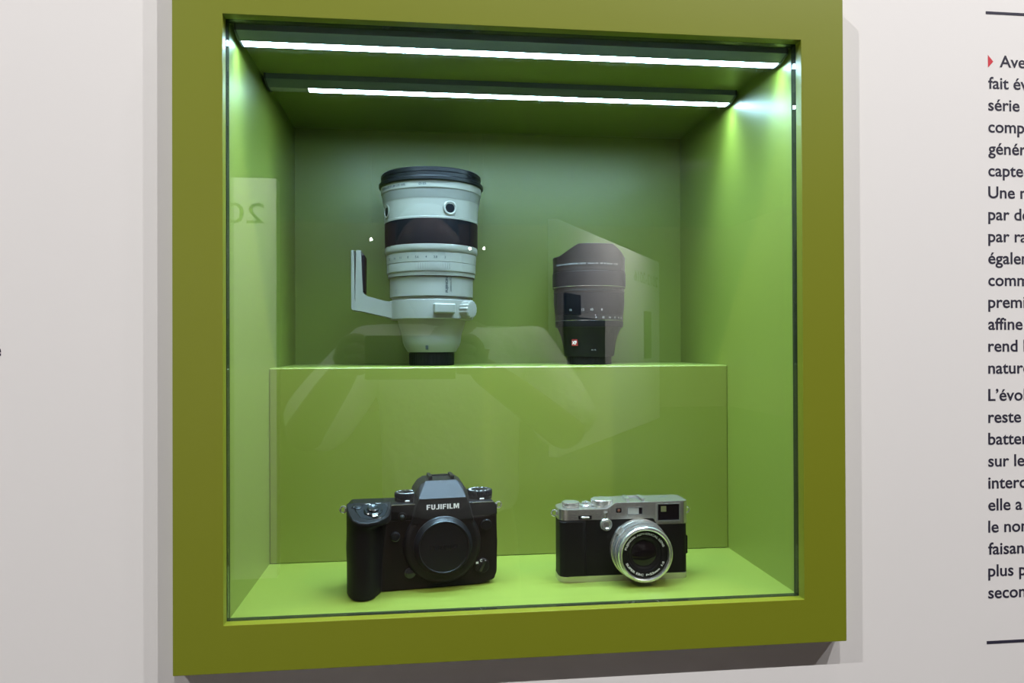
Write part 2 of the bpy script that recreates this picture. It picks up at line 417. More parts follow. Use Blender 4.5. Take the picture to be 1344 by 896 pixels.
for azd in (22, -68, 112, -158):
    a = R(azd); n = Vector((math.sin(a), -math.cos(a), 0)); p = n*54.4
    B = MB(); B.lathe([(8.4, 0), (8.4, 0.9), (7.6, 1.6), (6.2, 1.5), (5.4, 0.6), (5.2, 0)], seg=40, mtx=at(p.x, p.y, 177.6, n)); bt = B.build('preset_button', M['lens_white'], fb)
    B = MB(); B.lathe([(0, 1.1), (5.0, 1.0), (5.35, 0.6), (5.3, -0.5), (0, -0.5)], seg=40, mtx=at(p.x, p.y, 177.6, n)); B.build('button_face', M['rubber'], bt)
B = MB(); B.lathe([(0, 207), (60.6, 207), (61.4, 208), (61.4, 211), (59.4, 212.2), (58.6, 213), (58.6, 216.6), (58.2, 217), (58.8, 217.4), (58.8, 221), (57.6, 222.4), (54, 222.4), (52, 221), (0, 221)], seg=96)
lab(B.build('front_cap', M['cap_black'], tele), 'black slip-on front cap')
B = MB(); B.lathe([(0, 0), (25.6, 0), (26.6, 1), (26.8, 13.6), (26.2, 14.4), (26.2, 15.5), (0, 15.5)], ridge=(1, 3, 40, 0.35)); lab(B.build('rear_cap', M['black'], tele), 'black rear cap')
B = MB(); B.box(-1.4, 1.4, -34.5, -30.8, 18.4, 23.4, 0.3, 2, Matrix.Rotation(R(-10), 4, 'Z')); B.build('index_mark', M['ink_grey'], tele)
B = MB(); B.text('C', cyl(R(-58), 49.1, 83), height=4.5); B.build('emblem', M['lens_grey'], tele)

# ---------------------------------------------------------------- black wide-angle zoom
wide = thing('wide_angle_lens', 'black wide-angle zoom lens with petal hood standing on the raised step', 'camera lens', W(110, 224, 58.8))
B = MB(); B.lathe([(0, 0), (26.2, 0), (27.0, 0.8), (27.0, 8.4), (26.4, 9.2), (0, 9.2)], ridge=(1, 3, 40, 0.3)); B.build('rear_cap', M['black'], wide)
B = MB(); B.lathe([(0, 9.2), (28.6, 9.2), (30.0, 11), (30.6, 15.6), (31.4, 22), (34.0, 34), (36.6, 40), (38.6, 44.2), (0, 44.2)], seg=96); bl = B.build('barrel', M['black'], wide)
B = MB(); B.lathe([(0, 44.2), (40.2, 44.2), (40.9, 45.2), (40.9, 51.2), (40.3, 51.8), (40.3, 52.4), (40.9, 52.9), (40.9, 59), (0, 59)], seg=96); ap = B.build('aperture_ring', M['black'], wide)
B = MB(); B.lathe([(40.4, 51.9), (40.7, 51.9), (40.7, 52.4), (40.4, 52.4)], seg=96); B.build('bright_line', M['silver'], ap)
B = MB(); B.lathe([(0, 59), (41.0, 59), (41.9, 66), (42.0, 69), (42.4, 70), (42.5, 84.6), (41.7, 85.6), (0, 85.6)], seg=96); zr = B.build('zoom_ring', M['rubber'], wide)
B = MB(); B.lathe([(0, 85.6), (42.8, 85.6), (43.0, 87), (42.4, 88), (42.4, 91), (0, 91)], seg=96); B.build('neck_ring', M['black'], wide)
B = MB(); B.lathe([(0, 91), (43.4, 91), (44.1, 92), (44.1, 108.6), (43.4, 109.8), (0, 109.8)], seg=96); B.build('focus_ring', M['rubber'], wide)
B = MB(); B.lathe([(43.0, 91.6), (44.3, 91.6), (44.3, 92.2), (43.0, 92.2)], seg=96); B.build('bright_line', M['silver'], wide)
B = MB(); B.lathe([(0, 109.8), (43.0, 109.8), (43.6, 110.6), (43.4, 113.4), (43.2, 114), (0, 114)], seg=96); B.build('hood_base', M['black'], wide)
# petal hood
def petal_z(a):
    a = abs((math.degrees(a)+90) % 180 - 90)      # distance from front or rear petal centre
    if a <= 28: return 141.2
    if a >= 62: return 128.2
    return 141.2 - (a-28)/34*13.0
B = MB(); n = 144; rows = []
for i in range(n):
    a = 2*PI*i/n; zt = petal_z(a)
    rows.append([B.bm.verts.new((r*math.sin(a), -r*math.cos(a), z)) for r, z in ((42.4, 114), (43.4, 114), (43.5, 122), (43.7, zt-0.6), (43.3, zt), (41.9, zt), (41.5, zt-0.6), (41.2, 114))])
for i in range(n):
    a, b = rows[i], rows[(i+1) % n]
    for k in range(8): B.bm.faces.new((a[k], b[k], b[(k+1) % 8], a[(k+1) % 8]))
hood = B.build('petal_hood', M['black'], wide)
B = MB(); B.lathe([(0, 128), (12, 126.5), (24, 122.5), (33, 117), (37, 114), (0, 114)], seg=64); B.build('front_glass', M['glass_dark'], wide)
B = MB(); B.text('FUJINON ASPHERICAL LENS  Nano-GI  XF 8-16mm  1:2.8', cyl(R(-12.5-60), 43.7, 117.0), height=1.7, width=84); B.build('lettering', M['ink_soft'], hood)
B = MB()
for s_, px in (('16', 750), ('12', 765.5), ('10', 776.5), ('8', 789)):
    B.text(s_, cyl(math.asin((px-772.9)/45.5)-R(12.5), 42.2, 63.0), height=2.7, align='CENTER', bold=0.01)
B.build('zoom_scale', M['ink_soft'], zr)
B = MB()
for s_, px in (('A', 782), ('22', 791.5), ('16', 800), ('11', 806.5), ('8', 811.5), ('5.6', 815)):
    B.text(s_, cyl(math.asin((px-772.9)/45.5)-R(12.5), 41.0, 54.4), height=2.1, align='CENTER', bold=0.01)
B.box(-0.25, 0.25, -41.2, -40.7, 57, 58.8, 0, 2, Matrix.Rotation(R(-2), 4, 'Z'))
B.build('aperture_scale', M['ink_soft'], ap)
B = MB(); m = Matrix.Rotation(R(-12.5-31), 4, 'Z'); B.box(-3.9, 3.9, -33.6, -30.0, 22.2, 30.0, 0.5, 2, m @ Matrix.Rotation(R(12), 4, 'X') if False else m); bd = B.build('red_badge', M['red_badge'], wide)
B = MB()
f = lambda u, v, w: tuple(m @ Vector((u, -33.7, 24.0+v)))
B.text('XF', f, height=4.0, align='CENTER', bold=0.04); B.build('lettering', M['ink_white'], bd)
B = MB(); B.text('8-16', cyl(R(-12.5+10), 30.9, 16.6), height=2.2, align='CENTER'); B.build('lettering', M['ink_soft'], bl)

# ---------------------------------------------------------------- black mirrorless camera
xh = thing('mirrorless_camera', 'black mirrorless camera body with deep hand grip and body cap, no lens', 'camera', W(-88, 43, -146.2), R(7))
CX, CZ = 16.5, 41.0
B = MB()
B.prism([(-71, 4), (-67, 0), (52, 0), (66.5, 4.2), (69.2, 11), (69.5, 40), (69.3, 66), (-71.3, 66)], 0, 34, 1.6, 3)
body = B.build('body', M['leather'], xh)
B = MB()
B.prism([(-71.4, 65.6), (69.6, 65.6), (69.4, 74.5), (66, 78.8), (-66, 80.6), (-71, 75.5)], -0.5, 35, 1.3, 3)
tp = B.build('top_plate', M['black'], xh)
B = MB()
base = [(-38, 12), (-38.5, 2), (-41, -4), (-44, -11), (-47, -17.5), (-51.5, -22), (-57, -23.6), (-62.5, -22.6), (-67, -18.5), (-70, -11.5), (-71.6, -3), (-71.4, 12)]
nose = [(-31, 12), (-31, 2), (-32, -6), (-34.2, -14), (-38.5, -19.5), (-46, -23.6), (-54, -25), (-61, -24), (-67, -19.5), (-70.2, -12), (-71.8, -3), (-71.6, 12)]
def inset(pl, d):
    cx = sum(p[0] for p in pl)/len(pl); cy = sum(p[1] for p in pl)/len(pl); out = []
    for x, y in pl:
        v = Vector((x-cx, y-cy)); l = v.length; v = v*((l-d)/l); out.append((cx+v.x, cy+v.y))
    return out
ztop = lambda y: 81.2 + min(0, (y-2))*0.393
rings = []
for d, z in ((3.6, 0.0), (1.4, 0.7), (0.2, 3.0), (0, 8), (0, 30), (-0.6, 44), (0, 58), (0, 63)):
    rings.append([(x, y, z) for x, y in inset(base, d)])
for k, zz in ((0.4, 65.2), (0.85, 66.4)):
    rings.append([(b[0]*(1-k)+n_[0]*k, b[1]*(1-k)+n_[1]*k, zz) for b, n_ in zip(base, nose)])
rings.append([(x, y, min(67.5, ztop(y)-1.4)) for x, y in nose])
rings.append([(x, y, ztop(y)-1.2) for x, y in nose])
rings.append([(x, y, ztop(y)) for x, y in inset(nose, 1.3)])
B.loft(rings); grip = B.build('hand_grip', M['leather'], xh, 40)
# shutter deck on the sloping nose of the grip
nn = Vector((0, -0.393, 1)).normalized()
def deck(x, y): return (x, y, ztop(y))
B = MB()
pl = [(-64.5, 1.5), (-63.5, -8), (-60, -17.5), (-52, -20.8), (-43, -20), (-38, -15.5), (-35, -8), (-33.4, 1.5)]
B.raw([(x, y, ztop(y)-0.4) for x, y in pl]+[(x, y, ztop(y)+0.5) for x, y in inset(pl, 0.6)], [tuple(range(8)), tuple(range(15, 7, -1))]+[(i, (i+1) % 8, (i+1) % 8+8, i+8) for i in range(8)])
dk = B.build('shutter_deck', M['black_gloss'], xh)
B = MB(); B.lathe([(0, 0), (8.6, 0), (8.4, 1.6), (7.4, 2.4), (5.4, 2.4), (0, 2.4)], seg=48, mtx=at(*deck(-48.2, -8.5), nn)); lv = B.build('power_lever', M['black_gloss'], dk)
B = MB(); B.box(-2.6, 2.6, -11.2, -6.4, 0.4, 2.7, 0.6, 2, at(*deck(-48.2, -8.5), nn) @ Matrix.Rotation(R(8), 4, 'Z')); lab(B.build('lever_tab', M['silver'], lv), 'grey ridged lever tab')
B = MB(); B.lathe([(0, 0), (5.2, 2.2), (5.2, 4.0), (4.4, 4.6), (2, 4.2), (0, 4.0)], seg=40, mtx=at(*deck(-48.2, -8.5), nn)); B.build('shutter_button', M['black_gloss'], dk)
B = MB(); B.lathe([(0, 0), (3.6, 0), (3.4, 1.1), (2.4, 1.5), (0, 1.5)], seg=32, mtx=at(*deck(-61.2, -2.0), nn)); B.build('function_button', M['black'], dk)
B = MB()
fm = lambda x0, y0: (lambda u, v, w: (x0+u, y0+v, 81.3))
B.text('OFF', fm(-55, 5), height=2.1, bold=0.02); B.text('ON', fm(-45, 5), height=2.1, bold=0.02)
B.lathe([(0, 0.5), (0.7, 0.5), (0.7, 0.8), (0, 0.8)], seg=12, mtx=at(-50.5, 1.0, 80.9))
B.build('lettering', M['ink_white'], grip)
# viewfinder hump
B = MB()
front = [(-13, -5.5, 62), (-6.4, -5.5, 84.8), (38.8, -5.5, 84.8), (46, -5.5, 62)]
top = [(2.0, 9, 99.4), (31.4, 9, 99.4), (2.0, 34, 100.4), (32.4, 34, 100.4)]
side = [(-10, 6, 82), (-8.6, 6, 89), (-3.4, 8, 96), (43, 6, 82), (41.6, 6, 89), (37, 8, 96), (-10, 34, 80), (-8.6, 34, 90), (-3.8, 34, 97), (43.4, 34, 80), (42, 34, 90), (37.6, 34, 97), (-13, 5, 62), (46, 5, 62)]
B.hull(front+top+side, 0.6); hump = B.build('viewfinder_hump', M['black'], xh, 30)
B = MB()
fa = [(-5.6, 85.6), (-3.9, 84.9), (36.5, 84.9), (38.2, 85.6), (31.9, 97.6), (30.0, 98.9), (3.0, 98.9), (1.2, 97.6)]
yy = lambda z: -5.5+(z-84.8)*14.5/14.6
nf = Vector((0, -14.6, 14.5)).normalized()
B.raw([(x, yy(z)+nf.y*-0.6, z+nf.z*-0.6) for x, z in fa]+[(x, yy(z)+nf.y*0.45, z+nf.z*0.45) for x, z in fa], [tuple(range(8)), tuple(range(15, 7, -1))]+[(i, (i+1) % 8, (i+1) % 8+8, i+8) for i in range(8)])
lab(B.build('sloping_plate', M['plate_grain'], hump), 'grainy sloping plate catching the light')
B = MB()
for x in (5.5, 26.5): B.box(x, x+3.4, 12, 32, 99.4, 103.2, 0.5)
B.box(5.5, 29.9, 30, 33, 99.4, 101.4, 0.4); B.build('hot_shoe', M['black'], hump)
B = MB(); B.block_text('FUJIFILM', lambda u, v, w: (1.0+u, -5.9, 75.1+v), 4.7, 30.6); B.build('lettering', M['ink_white'], hump)
# mount, body cap
B = MB(); B.lathe([(0, 0), (37, 0), (36, 2.6), (34, 4.6), (31, 5.2), (0, 5.2)], seg=96, mtx=axis_y(CX, 0, CZ)); B.build('lens_mount', M['black'], xh)
B = MB(); B.lathe([(0, 4.6), (27.6, 4.6), (27.6, 7.2), (26.8, 8.0), (24.6, 12.6), (24.0, 13.3), (23.2, 13.3), (22.7, 12.4), (0, 12.4)], seg=96, mtx=axis_y(CX, 0, CZ)); cp = B.build('body_cap', M['cap_black'], xh)
B = MB(); B.block_text('FUJIFILM', lambda u, v, w: (CX-13+u, -12.85, CZ-1.8+v), 3.8, 26); B.build('lettering', M['black_gloss'], cp)
# front controls
def ybutton(nm, x, z, prof, mat, parent=xh, seg=32):
    m = MB(); m.lathe(prof, seg=seg, mtx=axis_y(x, 0, z)); return m.build(nm, mat, parent)
b = ybutton('focus_lamp', -21.0, 68.9, [(0, 0), (4.2, 0), (4.0, 1.0), (2.8, 1.4), (2.4, 0.8), (0, 0.8)], M['black'])
ybutton('lamp_glass', -21.0, 68.9, [(0, 0.8), (2.2, 0.8), (1.4, 1.5), (0, 1.8)], M['ink_grey'], b)
ybutton('front_button', -27.6, 50.7, [(0, 0), (4.8, 0), (4.6, 1.2), (3.8, 1.6), (3.4, 2.6), (0, 2.8)], M['black_gloss'])
ybutton('release_button', -14.1, 16.4, [(0, 0), (5.4, 0), (5.2, 1.6), (4.0, 2.0), (3.6, 4.0), (3.0, 4.4), (0, 4.6)], M['black_gloss'])
ybutton('sync_cover', 58.6, 57.0, [(0, 0), (5.4, 0), (5.2, 2.2), (4.6, 2.8), (0, 2.8)], M['black'])
fs_ = ybutton('focus_switch', 54.4, 18.2, [(0, 0), (7.2, 0), (7.0, 1.8), (6.2, 2.4), (0, 2.4)], M['black'])
B = MB(); B.box(-1.6, 1.6, -3.6, -2.2, -5.5, 5.5, 0.6, 2, Matrix.Translation((54.4, 0, 18.2)) @ Matrix.Rotation(R(25), 4, 'Y')); B.build('switch_lever', M['black_gloss'], fs_)
B = MB()
for ch, a in (('M', 140), ('C', 95), ('S', 50)):
    px, pz = 53.6+5.6*math.cos(R(a)), 18.2+5.2*math.sin(R(a)); B.text(ch, lambda u, v, w, px=px, pz=pz: (px+u, -2.6, pz-1+v), height=2.2, align='CENTER', bold=0.04)
B.build('lettering', M['ink_white'], fs_)
# top dials
def dial(parent, x, y, z0, r, h, nm, marks, low=3.0):
    m = MB(); m.lathe([(0, z0), (r*0.97, z0), (r, z0+0.6), (r, z0+low), (0, z0+low)], seg=64, mtx=at(x, y, 0)); d0 = m.build(nm, M['black'], parent)
    m = MB(); m.lathe([(0, z0+low), (r*0.96, z0+low), (r*1.02, z0+low+0.7), (r*1.02, z0+h-0.7), (r*0.95, z0+h), (0, z0+h)], ridge=(2, 3, 44, 0.5), mtx=at(x, y, 0)); d1 = m.build('dial_top', M['rubber'], d0)
    m = MB()
    for k, t in enumerate(marks):
        a = 2*PI*k/len(marks); rr = r*0.70
        m.text(t, lambda u, v, w, a=a, rr=rr: (x+(rr+v)*math.sin(a)+u*math.cos(a), y+(rr+v)*math.cos(a)-u*math.sin(a), z0+h+0.06), height=1.8, align='CENTER', bold=0.03)
    m.build('dial_marks', M['ink_white'], d1)
    m = MB(); m.lathe([(0, z0+h), (3.2, z0+h), (3.0, z0+h+1.0), (0, z0+h+1.2)], seg=32, mtx=at(x, y, 0)); m.build('lock_button', M['black'], d1)
    m = MB(); m.box(x-2.2, x+2.2, y-r-0.9, y-r+0.4, z0+0.9, z0+2.3, 0.3); m.build('index_mark', M['ink_white'], d0)
dial(tp, -15.4, 20, 79.6, 11.0, 8.2, 'sensitivity_dial', ['A', '200', '400', '800', '1600', '3200', '6400', 'C', 'L', 'H'], 3.4)
dial(tp, 56.0, 20, 78.4, 12.4, 8.6, 'shutter_dial', ['A', 'B', 'T', '1', '2', '4', '8', '15', '30', '60', '125', '250', '500', '1000'], 3.4)
B = MB(); B.box(-31, -9, -1.0, -0.1, 79.6, 80.3, 0.2); B.build('edge_highlight', M['silver'], tp)  # silver strips draw in the highlights along the plate's front edge
B = MB(); B.box(45, 66, -1.0, -0.1, 78.2, 78.8, 0.2); B.build('edge_highlight', M['silver'], tp)
def lug(parent, x, y, z, s, mat):
    m = MB(); m.tube([(x+s*1.2+2.8*math.sin(2*PI*k/20)*1.0, y, z+2.9*math.cos(2*PI*k/20)) for k in range(20)], 0.75, 8, True)
    m.box(min(x-s*2.4, x), max(x-s*2.4, x), y-1.6, y+1.6, z-2, z+2, 0.4); return m.build('strap_lug', mat, parent)
lug(xh, -73.4, 9, 76.4, -1, M['silver']); lug(xh, 71.6, 9, 73.0, 1, M['silver'])

# ---------------------------------------------------------------- silver compact camera
x1 = thing('compact_camera', 'silver and black compact camera with fixed silver lens, beside the black camera body', 'camera', W(105, 43, -146.2))
def plan(x0, x1_, y0, y1, rl, rr, n=8, d=0.0):
    x0 += d; x1_ -= d; y0 += d; y1 -= d; p = []
    for cx, cy, r, a0 in ((x0+rl, y0+rl, rl, 180), (x1_-rr, y0+rr, rr, 270), (x1_-rr, y1-rr, rr, 0), (x0+rl, y1-rl, rl, 90)):
        for k in range(n+1):
            a = R(a0+90*k/n); p.append((cx+r*math.cos(a), cy+r*math.sin(a)))
    return p
PL = dict(x0=-65.0, x1_=62.8, y0=0, y1=31, rl=9, rr=6)
B = MB(); B.prism(plan(**PL), 0.0, 5.8, 0.8, 2, plane='xy'); B.build('bottom_plate', M['silver'], x1)
B = MB(); B.prism(plan(**PL, d=0.35), 5.8, 60, 0, plane='xy'); 
B.prism(plan(-64.6, -38, -2.6, 12, 6, 6), 6.6, 58.6, 1.2, 3, plane='xy')
B.build('body', M['leather'], x1)
# top plate with the stepped shoulder
B = MB(); bm = B.bm
vs = [bm.verts.new((x, y, 0)) for x, y in plan(**PL)]; bm.faces.new(vs)
for xc in (-18.6, -9.8, 27.5, 31.0):
    bmesh.ops.bisect_plane(bm, geom=list(bm.verts)+list(bm.edges)+list(bm.faces), plane_co=(xc, 0, 0), plane_no=(1, 0, 0))
def zhi(x): return 70.0 if x <= -18.6+1e-3 else (75.6 if x >= -9.8-1e-3 else 70+(x+18.6)/8.8*5.6)
def zlo(x): return 59.5 if x <= 27.5+1e-3 else (53.4 if x >= 31-1e-3 else 59.5-(x-27.5)/3.5*6.1)
low = list(bm.faces); ex = bmesh.ops.extrude_face_region(bm, geom=low)
upv_ = [g for g in ex['geom'] if isinstance(g, bmesh.types.BMVert)]
up = set(upv_)
for v in bm.verts: v.co.z = zhi(v.co.x) if v in up else zlo(v.co.x)
bm.normal_update()
es = [e for e in bm.edges if e.verts[0] in up and e.verts[1] in up and len(e.link_faces) == 2 and abs(e.link_faces[0].normal.z-e.link_faces[1].normal.z) > 0.5]
bmesh.ops.bevel(bm, geom=es, offset=0.7, segments=2, affect='EDGES', profile=0.5)
tp1 = B.build('top_plate', M['silver'], x1, 40)
B = MB(); B.text('X100', lambda u, v, w: (40+u, 20+v, 75.7), height=2.6, bold=0.01); B.build('lettering', M['ink_grey'], tp1)
def top_dial(nm, x, y, z0, r, h, count=48):
    m = MB(); m.lathe([(0, z0), (r*0.9, z0), (r*0.92, z0+0.8), (r, z0+1.0), (r, z0+h-0.6), (r*0.94, z0+h), (r*0.8, z0+h), (0, z0+h-0.2)], ridge=(3, 4, count, 0.35), mtx=at(x, y, 0))
    return m.build(nm, M['silver_bright'], tp1)
top_dial('compensation_dial', -51, 15.5, 69.9, 8.6, 4.6); top_dial('shutter_dial', -19.4, 15.5, 69.9, 11.2, 6.8)
B = MB(); B.lathe([(0, 69.9), (6.4, 69.9), (6.4, 71.2), (5.4, 71.9), (4.2, 72.2), (4.0, 74.0), (3.2, 74.4), (1.4, 74.0), (1.0, 75.0), (0, 75.2)], seg=40, mtx=at(-35.6, 15.5, 0)); B.build('shutter_button', M['silver_bright'], tp1)
B = MB(); B.box(3.6, 5.6, 8, 26, 75.5, 77.4, 0.3); B.box(19.4, 21.4, 8, 26, 75.5, 77.4, 0.3); B.box(3.6, 21.4, 24, 26, 75.5, 77.0, 0.3); B.box(3.6, 7.0, 8, 26, 76.9, 77.6, 0.2); B.box(18.0, 21.4, 8, 26, 76.9, 77.6, 0.2); B.build('hot_shoe', M['silver_bright'], tp1)
# windows on the front
B = MB(); B.box(-9.4, -4.0, -0.4, 1, 65.8, 70.2, 0.3); fl = B.build('focus_lamp', M['glass_dark'], tp1)
B = MB(); B.lathe([(0, 0.4), (1.5, 0.4), (1.0, 0.9), (0, 1.0)], seg=24, mtx=axis_y(-6.7, 0, 68)); B.build('lamp_glass', M['amber_glass'], fl)
B = MB(); ring_rect(B, (1.0, 17.6, 62.9, 71.0), (2.2, 16.6, 64.2, 70.3), -0.7, 0.4); fw = B.build('flash_window', M['silver_bright'], tp1)
B = MB(); B.box(2.2, 13.2, -0.3, 0.4, 64.2, 70.3); B.build('flash_glass', M['flash'], fw)
B = MB(); B.box(13.2, 16.6, -0.3, 0.4, 64.2, 70.3); B.build('sensor_glass', M['glass_dark'], fw)
B = MB(); ring_rect(B, (30.6, 54.8, 55.9, 73.4), (32.2, 53.4, 57.4, 72.8), -1.0, 0.4); vf = B.build('finder_window', M['silver_bright'], tp1)
B = MB(); B.box(32.2, 53.4, -0.3, 0.4, 57.4, 72.8); B.build('window_glass', M['glass_dark'], vf)
B = MB(); B.box(35.2, 40.6, -0.5, -0.2, 65.6, 71.0, 0.1); B.build('prism_glass', M['eyepiece'], vf)
B = MB(); B.box(-46.4, -33.4, -0.25, 0.6, 60.4, 64.0, 0.1); sl = B.build('dial_slot', M['glass_dark'], tp1)
B = MB(); B.lathe([(0, -1.0), (6.4, -1.0), (7.0, -0.5), (7.0, 0.5), (6.4, 1.0), (0, 1.0)], ridge=(2, 3, 30, 0.3), mtx=at(-40, 4.8, 62.2)); B.build('command_dial', M['silver'], sl)
B = MB(); B.lathe([(0, 0), (5.9, 0), (6.0, 2.6), (5.4, 3.4), (3.4, 3.6), (3.0, 3.1), (0, 3.1)], seg=40, mtx=axis_y(-19.6, 0.4, 55)); B.box(-21.2, -18.0, -2.2, 0.2, 58, 66.8, 1.0, 3); B.lathe([(0, 1.8), (1.7, 2.2), (1.5, 3.4), (0, 3.8)], seg=20, mtx=axis_y(-19.6, 0.2, 66.2))
B.build('selector_lever', M['silver_bright'], x1)
# lens
LX, LZ = 13.2, 30.6
B = MB(); B.lathe([(0, 0), (29.2, 0), (29.2, 2.0), (28.6, 3.2), (27.0, 3.6), (0, 3.6)], seg=96, mtx=axis_y(LX, 0, LZ)); lb = B.build('lens_base', M['silver'], x1)
B = MB(); B.lathe([(0, 3.6), (27.4, 3.6), (27.9, 4.2), (27.9, 8.8), (26.7, 9.0), (26.7, 10.2), (27.8, 10.4), (27.6, 13.8), (26.0, 14.2), (26.0, 15.2), (0, 15.2)], seg=96, mtx=axis_y(LX, 0, LZ)); B.build('aperture_ring', M['silver_bright'], lb)
B = MB(); B.lathe([(22.6, 15.2), (26.8, 15.2), (26.6, 16.8), (25.5, 17.0), (25.5, 18.2), (26.5, 18.4), (26.4, 22.2), (25.6, 23.2), (23.8, 23.6), (22.9, 23.0), (22.6, 21.2), (22.4, 18)], seg=96, mtx=axis_y(LX, 0, LZ)); B.build('front_ring', M['silver_bright'], lb)
B = MB(); B.lathe([(0, 15.4), (22.8, 15.4), (22.6, 19.8), (22.2, 20.4), (16.6, 19.4), (15.8, 18.0), (14.2, 17.6), (13.4, 16.8), (12.4, 16.6), (0, 16.6)], seg=96, mtx=axis_y(LX, 0, LZ)); nr = B.build('name_ring', M['black'], lb)
B = MB(); B.lathe([(0, 16.6), (12.0, 16.6), (9, 17.6), (5, 18.2), (0, 18.4)], seg=64, mtx=axis_y(LX, 0, LZ)); B.build('front_glass', M['glass_dark'], lb)
def arc_top(th0, r, y): return lambda u, v, w: (LX+(r+v)*math.cos(th0-u/r), y, LZ+(r+v)*math.sin(th0-u/r))
def arc_bot(th0, r, y): return lambda u, v, w: (LX+(r-v)*math.cos(th0+u/r), y, LZ+(r-v)*math.sin(th0+u/r))
B = MB(); B.text('FUJINON ASPHERICAL LENS', arc_top(R(166), 18.4, -20.4), height=2.0, width=18.4*R(146), bold=0.02); B.text('SUPER EBC  f=23mm  1:2', arc_bot(R(204), 20.4, -20.4), height=2.0, width=20.4*R(134), bold=0.02)
B.build('lettering', M['ink_white'], nr)
B = MB(); B.box(-1.8, 6.5, 26.5, 31.2, 4.2, 9.0, 1.2, 2, axis_y(LX, 0, LZ) @ Matrix.Rotation(R(52), 4, 'Z')); B.build('focus_tab', M['silver_bright'], lb)
B = MB(); B.box(-4, 4, 26.5, 30.6, 4.2, 9.0, 1.2, 2, axis_y(LX, 0, LZ) @ Matrix.Rotation(R(-128), 4, 'Z')); B.build('focus_tab', M['silver_bright'], lb)
lug(x1, -66.6, 12, 64.6, -1, M['silver_bright']); lug(x1, 64.2, 12, 64.0, 1, M['silver_bright'])
B = MB(); B.box(62.4, 64.6, 6, 20, 22, 40, 1.0); B.build('port_door', M['leather'], x1)

# ---------------------------------------------------------------- printed text on the wall
txt = thing('wall_text', 'dark printed French wall text with red arrow, right of the showcase', 'lettering', W(437, -18, 0))
LINES = ['Avec', 'fait évoluer', 'série X', 'complète', 'génération', 'capteur', 'Une nouvelle', 'par des', 'par rapport', 'également', 'comme', 'première', 'affine', 'rend les', 'naturel']
LINES2 = ["L’évolution", 'reste', 'batterie', 'sur le', 'interchangeable', 'elle a', 'le nombre', 'faisant', 'plus puissant', 'seconde']
def wall_line(s_, x, z):
    m = MB(); m.text(s_, lambda u, v, w: (x+u, -0.15, z+v), height=11.4, bold=0.016, xstretch=1.06); return m.build('text_line', M['ink_navy'], txt)
for i, s_ in enumerate(LINES):
    t_ = i/14.0
    wall_line(s_, (3.1*(1-t_)+0.8*t_) + (11.6 if i == 0 else 0), 342.3*(1-t_)+53.7*t_)
for i, s_ in enumerate(LINES2):
    t_ = i/9.0
    wall_line(s_, 0.6*(1-t_)-0.9*t_, 28.2*(1-t_)-156.8*t_)
B = MB(); B.prism([(2.8, 341.4), (8.2, 347.2), (2.8, 353.2)], -0.2, 0); lab(B.build('arrow_mark', M['ink_red'], txt), 'red triangular arrow')
B = MB(); B.box(0.9, 130, -0.2, 0, 391.8, 394.4); B.build('rule_line', M['ink_navy'], txt)
B = MB(); B.box(-2.8, 130, -0.2, 0, -199.4, -196.6); B.build('rule_line', M['ink_navy'], txt)
txl = thing('wall_print', 'tip of printed text at the left edge of the picture on the white wall', 'lettering', W(-427, -18, 0))
B = MB(); B.text('e', lambda u, v, w: (1.1+u, -0.15, 74.6+v), height=11.4, align='RIGHT', bold=0.016); B.build('text_line', M['ink_navy'], txl)

# ---------------------------------------------------------------- behind the visitor: what the glass mirrors
m = MB(); m.box(-3600, -1028, -4230, -4115, 0, 2505); wl = structure(m.build('wall_left', M['panel_white']), 'white partition with large dates behind the visitor')
m = MB(); m.text('20', lambda u, v, w: (-1098-u, -4114.6, 2221+v), height=132, width=238); m.build('lettering', M['ink_grey'], wl)
# long oblique partition far behind
d = Vector((4373.6-1536.5, -(13169.7-8490.0))).normalized()
nrm2 = Vector((d.y, -d.x))
a0 = Vector((1536.5, -8526.0))+Vector((0, 18)); L = 5470.0
q0 = [a0, a0+d*L, a0+d*L-nrm2*-120, a0-nrm2*-120]
m = MB(); m.prism([(p.x, p.y) for p in q0], 40, 3050, 0, plane='xy'); wr = structure(m.build('wall_right', M['panel_white']), 'long white exhibition wall far behind the visitor')

def on_oblique(s_, off): p = a0+d*s_+nrm2*-off; return p
def oblique_panel(nm, s0, s1, z0, z1, mat):
    q = [on_oblique(s0, 0), on_oblique(s1, 0), on_oblique(s1, 30), on_oblique(s0, 30)]
    b = MB(); b.prism([(p.x, p.y) for p in q], z0, z1, 0, plane='xy'); return b.build(nm, M[mat], wr)
oblique_panel('dark_poster', 265, 820, 1860, 2130, 'trousers'); oblique_panel('dark_poster', 240, 1900, 1160, 1830, 'trousers'); oblique_panel('dark_poster', 4280, 4720, 1210, 2060, 'lens_grey')
b = MB(); b.text('2012-2016', lambda u, v, w: (*on_oblique(5330-u, 1.0), 2555+v), height=200, width=1680); b.build('lettering', M['ink_grey'], wr)

